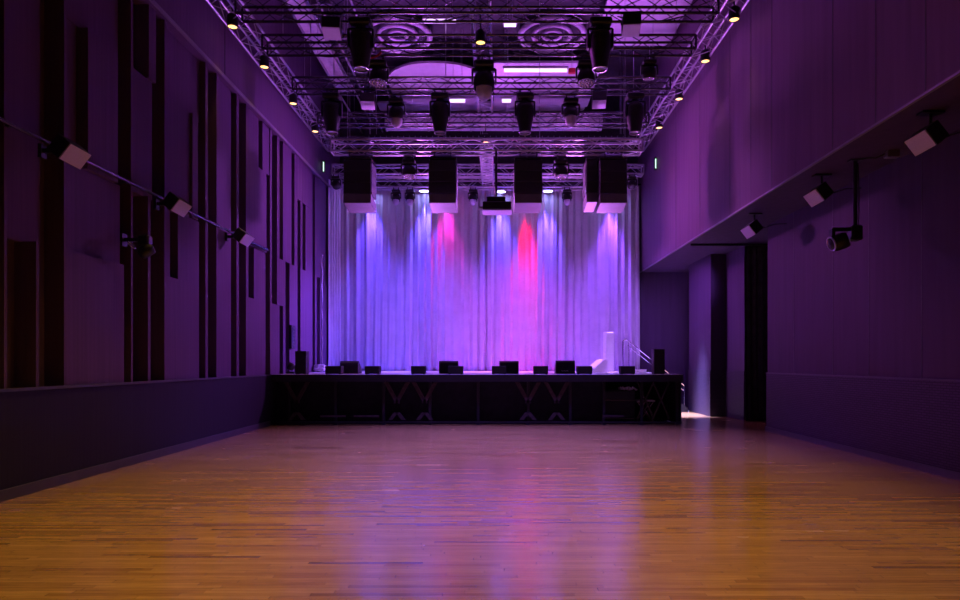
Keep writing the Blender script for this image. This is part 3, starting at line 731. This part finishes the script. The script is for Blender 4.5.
# pole-hung moving light on the right, bracketed one on the left
def pole_light(label, px, py_top, D, x, ztop, zbot, s):
    t = thing('pole_mounted_light', label, 'stage light', (x, D, ztop), 0)
    dz = zbot-ztop
    MB().tube((0, 0, 0), (0, 0, dz), .03, n=10).box(-.09, .09, -.06, .06, -.02, 0).build('pole', 'black', t)
    MB().box(-.08, .08, -.08, .08, dz-.20, dz+.02, ch=.02).build('clamp', 'black', t)
    MB().box(-.34*1, .05, -.04, .04, dz-.06, dz-.01, ch=.01).box(-.36, -.31, -.05, .05, dz-.24, dz-.02, ch=.01).build('yoke', 'black', t)
    MB().lathe([(0, -.12), (.09, -.12), (.12, -.06), (.12, .08), (.10, .13), (.0, .13)], 18, Matrix.Translation((-.24, 0, dz-.22)) @ Matrix.Rotation(math.radians(70), 4, 'Y') @ Matrix.Rotation(.5, 4, 'X')).build('head', 'black', t)
    MB().torus((0, 0, 0), .10, .012, 20, 6, Ry(math.radians(70))).build('lens_ring', 'steel', t).location = (-.36, -.02, dz-.25)
    MB().path([(.04, 0, -.05), (.07, .02, dz*.5), (.05, 0, dz), (.11, 0, dz-.12), (.05, 0, dz-.2)], .008).build('cable', 'rubber', t)
    return t
pole_light('black moving light on a drop pole beneath the right soffit', 855, 162, 9.4, 5.26, ZS-.001, H+1.98, 1)
t = thing('bracketed_light', 'small black light fixture bracketed to the left wall near the middle fins', 'stage light', (-5.08, 9.2, H+1.68))
MB().box(-.28, .0, -.03, .03, .05, .10).box(-.30, -.27, -.06, .06, -.02, .16).build('bracket', 'black', t)
MB().box(-.06, .10, -.07, .07, .0, .14, ch=.02).build('base', 'black', t)
MB().lathe([(0, -.10), (.07, -.10), (.09, -.05), (.09, .08), (0, .12)], 16, Matrix.Translation((.04, 0, -.08)) @ Matrix.Rotation(1.0, 4, 'Y')).build('head', 'black', t)
MB().torus((0, 0, 0), .07, .012, 16, 6, Ry(.8)).build('lens_ring', 'chrome', t).location = (-.16, -.03, .0)
jb = thing('junction_box', 'small metal junction box with cable beneath the right soffit near the pole', 'box', (5.55, 9.0, ZS-.10))
MB().box(-.09, .09, -.05, .05, .0, .095, ch=.01).build('enclosure', 'steel', jb)
MB().path([(-.09, 0, .06), (-.16, .1, .03), (-.22, .2, .06), (-.29, .35, .085)], .010).build('cable', 'rubber', jb)

# ================================================================ things on the stage
def fill_box(label, pxc, wpx, ytop, D=15.18, group='front fill speakers', dp=.26, name='front_fill_speaker'):
    wd = wpx*D/640; z1_ = H+(362-ytop)*D/640; h = z1_-SZ
    t = thing(name, label, 'speaker', ((pxc-497)*D/640, D, SZ), 0, group)
    MB().box(-wd/2, wd/2, 0, dp, .012, h, ch=.008).build('cabinet', 'speaker', t)
    MB().box(-wd/2+.012, wd/2-.012, -.008, 0, .022, h-.01).build('grille', 'black', t)
    for sx in (-1, 1):
        MB().box(sx*wd*.4-.015, sx*wd*.4+.015, .02, .05, 0, .014).box(sx*wd*.4-.015, sx*wd*.4+.015, dp-.05, dp-.02, 0, .014).build('foot', 'rubber', t)
    return t
ff = [(333, 16, 'first'), (372, 14.5, 'second'), (418, 14, 'third'), (455.5, 15, 'fourth'), (499, 14.5, 'fifth'), (541, 14.5, 'sixth'), (585, 15, 'seventh'), (628, 14.5, 'eighth')]
for px, wp, nme in ff:
    fill_box('small black speaker on the stage front edge, %s from the left of eight' % nme, px, wp, 366)
fill_box('tall narrow black speaker at the left front corner of the stage', 300.5, 11, 351, 15.2, 'tall corner speakers', .26, 'column_speaker')
fill_box('tall narrow black speaker at the right front corner of the stage', 659.5, 11, 349, 15.2, 'tall corner speakers', .26, 'column_speaker')
def wedge(label, px, wpx, ytop, D, rz=0, m='speaker', group='floor monitors'):
    wd = wpx*D/640; h = H+(362-ytop)*D/640-SZ
    t = thing('floor_monitor', label, 'speaker', ((px-497)*D/640, D, SZ), rz, group)
    MB().prism([(0, 0), (0, h*.85), (.06, h), (.12, h), (.46, .10), (.46, 0)], -wd/2, wd/2, 'x').build('cabinet', m, t)
    n_ = Vector((0, h-.10, .34)).normalized()
    g_ = MB().prism([(.135, h-.025), (.145, h-.012), (.452, .118), (.442, .105)], -wd/2+.02, wd/2-.02, 'x').build('grille', 'grille', t)
    MB().box(-.06, .06, -.006, 0, h*.45, h*.6).build('handle', 'black', t)
    return t
wedge('black wedge monitor on the stage behind the first small front speakers', 349, 18, 361, 16.2)
wedge('black wedge monitor on the stage left of centre, its back to the hall', 448.5, 19, 361, 16.2)
wedge('black wedge monitor with reddish top on the stage right of centre', 509, 19.5, 361, 16.2)
wedge('black wedge monitor with pale scribble marks on its back, right side of stage', 565.5, 19, 360.5, 16.2)
t = wedge('pale wedge monitor seen from its side at the right rear of the stage', 604, 13, 359.5, 18.3, 2.0, 'white', None)
sc = MB()
sc.path([(.02*i, -.004, .012*math.sin(i*1.9)) for i in range(10)], .006)
o = sc.build('cable_tail', 'white'); o.location = ((561-497)*16.2/640, 16.188, SZ+.07)
tag(o, 'small pale cable end draped on the right wedge monitor', 'cable')
# tall white cabinet
wc = thing('tall_cabinet', 'tall narrow white cabinet standing on the right rear of the stage', 'cabinet', W3(608.5, 371, 19.4)[:2]+(SZ,), .35)
MB().box(-.13, .13, -.10, .10, .03, 1.2, ch=.01).build('body', 'white', wc)
MB().box(-.11, .11, -.11, -.10, .06, 1.16).build('door', 'white', wc)
MB().box(-.16, .16, -.14, .14, 0, .03).build('plinth', 'steel', wc)
# case top at far right and low white box
wb = thing('equipment_box', 'low pale equipment box on the stage beside the stair rail', 'box', ((640-497)*18/640, 18, SZ))
MB().box(-.16, .16, -.1, .1, 0, .07, ch=.01).build('body', 'white', wb); MB().box(-.165, .165, -.105, .105, .07, .085).build('lid', 'white', wb)
# left rear: cable heap, wall panel, black item
rn = random.Random(3); hp = MB(); pts = []
for i in range(70): a = i*.9; r = .10+.05*rn.random(); pts.append((r*1.3*math.cos(a), r*math.sin(a), .02+.0026*i+.02*rn.random()))
hp.path(pts, .014); o = hp.build('cable_heap', 'white'); o.location = ((320-497)*18.6/640, 18.6, SZ+.01)
tag(o, 'tangled heap of pale cable on the stage floor at the left', 'cable')
pn = thing('patch_panel', 'upright black patch panel with small sockets on the left wall by the stage', 'panel', (XF+.02, 16.6, H+.35))
MB().box(-.02, .05, -.12, .20, .0, .6, ch=.006).build('enclosure', 'black', pn)
for k in range(6): MB().tube((.05, .02, .08+k*.09), (.062, .02, .08+k*.09), .018, n=10).build('socket', 'chrome', pn)
bk = thing('floor_uplighter', 'small black light standing on the stage floor at the left wall', 'stage light', ((291-497)*16.0/640, 16.0, SZ))
MB().box(-.09, .09, -.08, .08, 0, .06, ch=.015).build('base', 'black', bk)
MB().lathe([(0, -.08), (.08, -.07), (.095, .0), (.09, .1), (0, .1)], 16, Matrix.Translation((0, 0, .17)) @ Matrix.Rotation(.5, 4, 'Y')).build('head', 'black', bk)
MB().box(-.115, -.1, -.03, .03, .04, .2).box(.1, .115, -.03, .03, .04, .2).build('yoke', 'black', bk)
cr = MB(); cr.path([(.01*math.sin(i*1.1), .008*math.cos(i*1.7), i*.12) for i in range(30)], .02)
o = cr.build('hanging_cable', 'steel'); o.location = (-5.20, 19.0, SZ+.01); tag(o, 'twisted pale cable hanging down the left wall near the curtain', 'cable')
# red cable tray bit and cable swags
def swag(label, p0, p1, sag, r=.012, m='rubber', n=12, group='rig cables'):
    p0 = Vector(p0); p1 = Vector(p1); c0 = (p0+p1)/2
    pts = [tuple(p0.lerp(p1, i/n)-c0+Vector((0, 0, -sag*4*(i/n)*(1-i/n)))) for i in range(n+1)]
    o = MB().path(pts, r).build('rig_cable', m); o.location = c0; tag(o, label, 'cable', group)
for D, wd in rows:
    for x0, x1, k in ((-3.9, -2.9, 'far left'), (-1.9, -.6, 'left'), (.3, 1.5, 'right'), (2.2, 3.4, 'far right')):
        swag('black cable looping under the %s cross truss, %s loop' % (wd, k), (x0, D+.15, ZB+.02), (x1, D+.15, ZB+.02), .09+.05*random.random())
swag('red cable looping beside the large left spotlight', (-2.75, 13.0, ZB-.0), (-2.35, 13.0, ZB-.0), .12, .02, 'red', group=None)
hk = thing('red_junction_box', 'small red box at the right end of the long white tube lamp', 'box', W3(572, 71, 16.6))
MB().box(-.09, .09, -.06, .06, -.06, .06, ch=.01).build('enclosure', 'red', hk); MB().tube((0, 0, .06), (0, 0, H+8.85-hk.location.z), .007, n=6).build('hanger', 'steel', hk)

for x, px, D, lab, nm in ((4.70, 652, 19.0, 'right', 1), (-5.22, 322, 19.3, 'left', 2)):
    e = thing('emergency_lamp', 'small upright pale lit lamp high on the %s wall near the curtain' % lab, 'lamp', (x, D, H+5.72))
    MB().box(-.03, .03, -.04, .04, -.02, .36, ch=.01).build('housing', 'black', e)
    MB().box(-.012, .012, -.046, -.04, .02, .30).build('lens', 'exit', e)
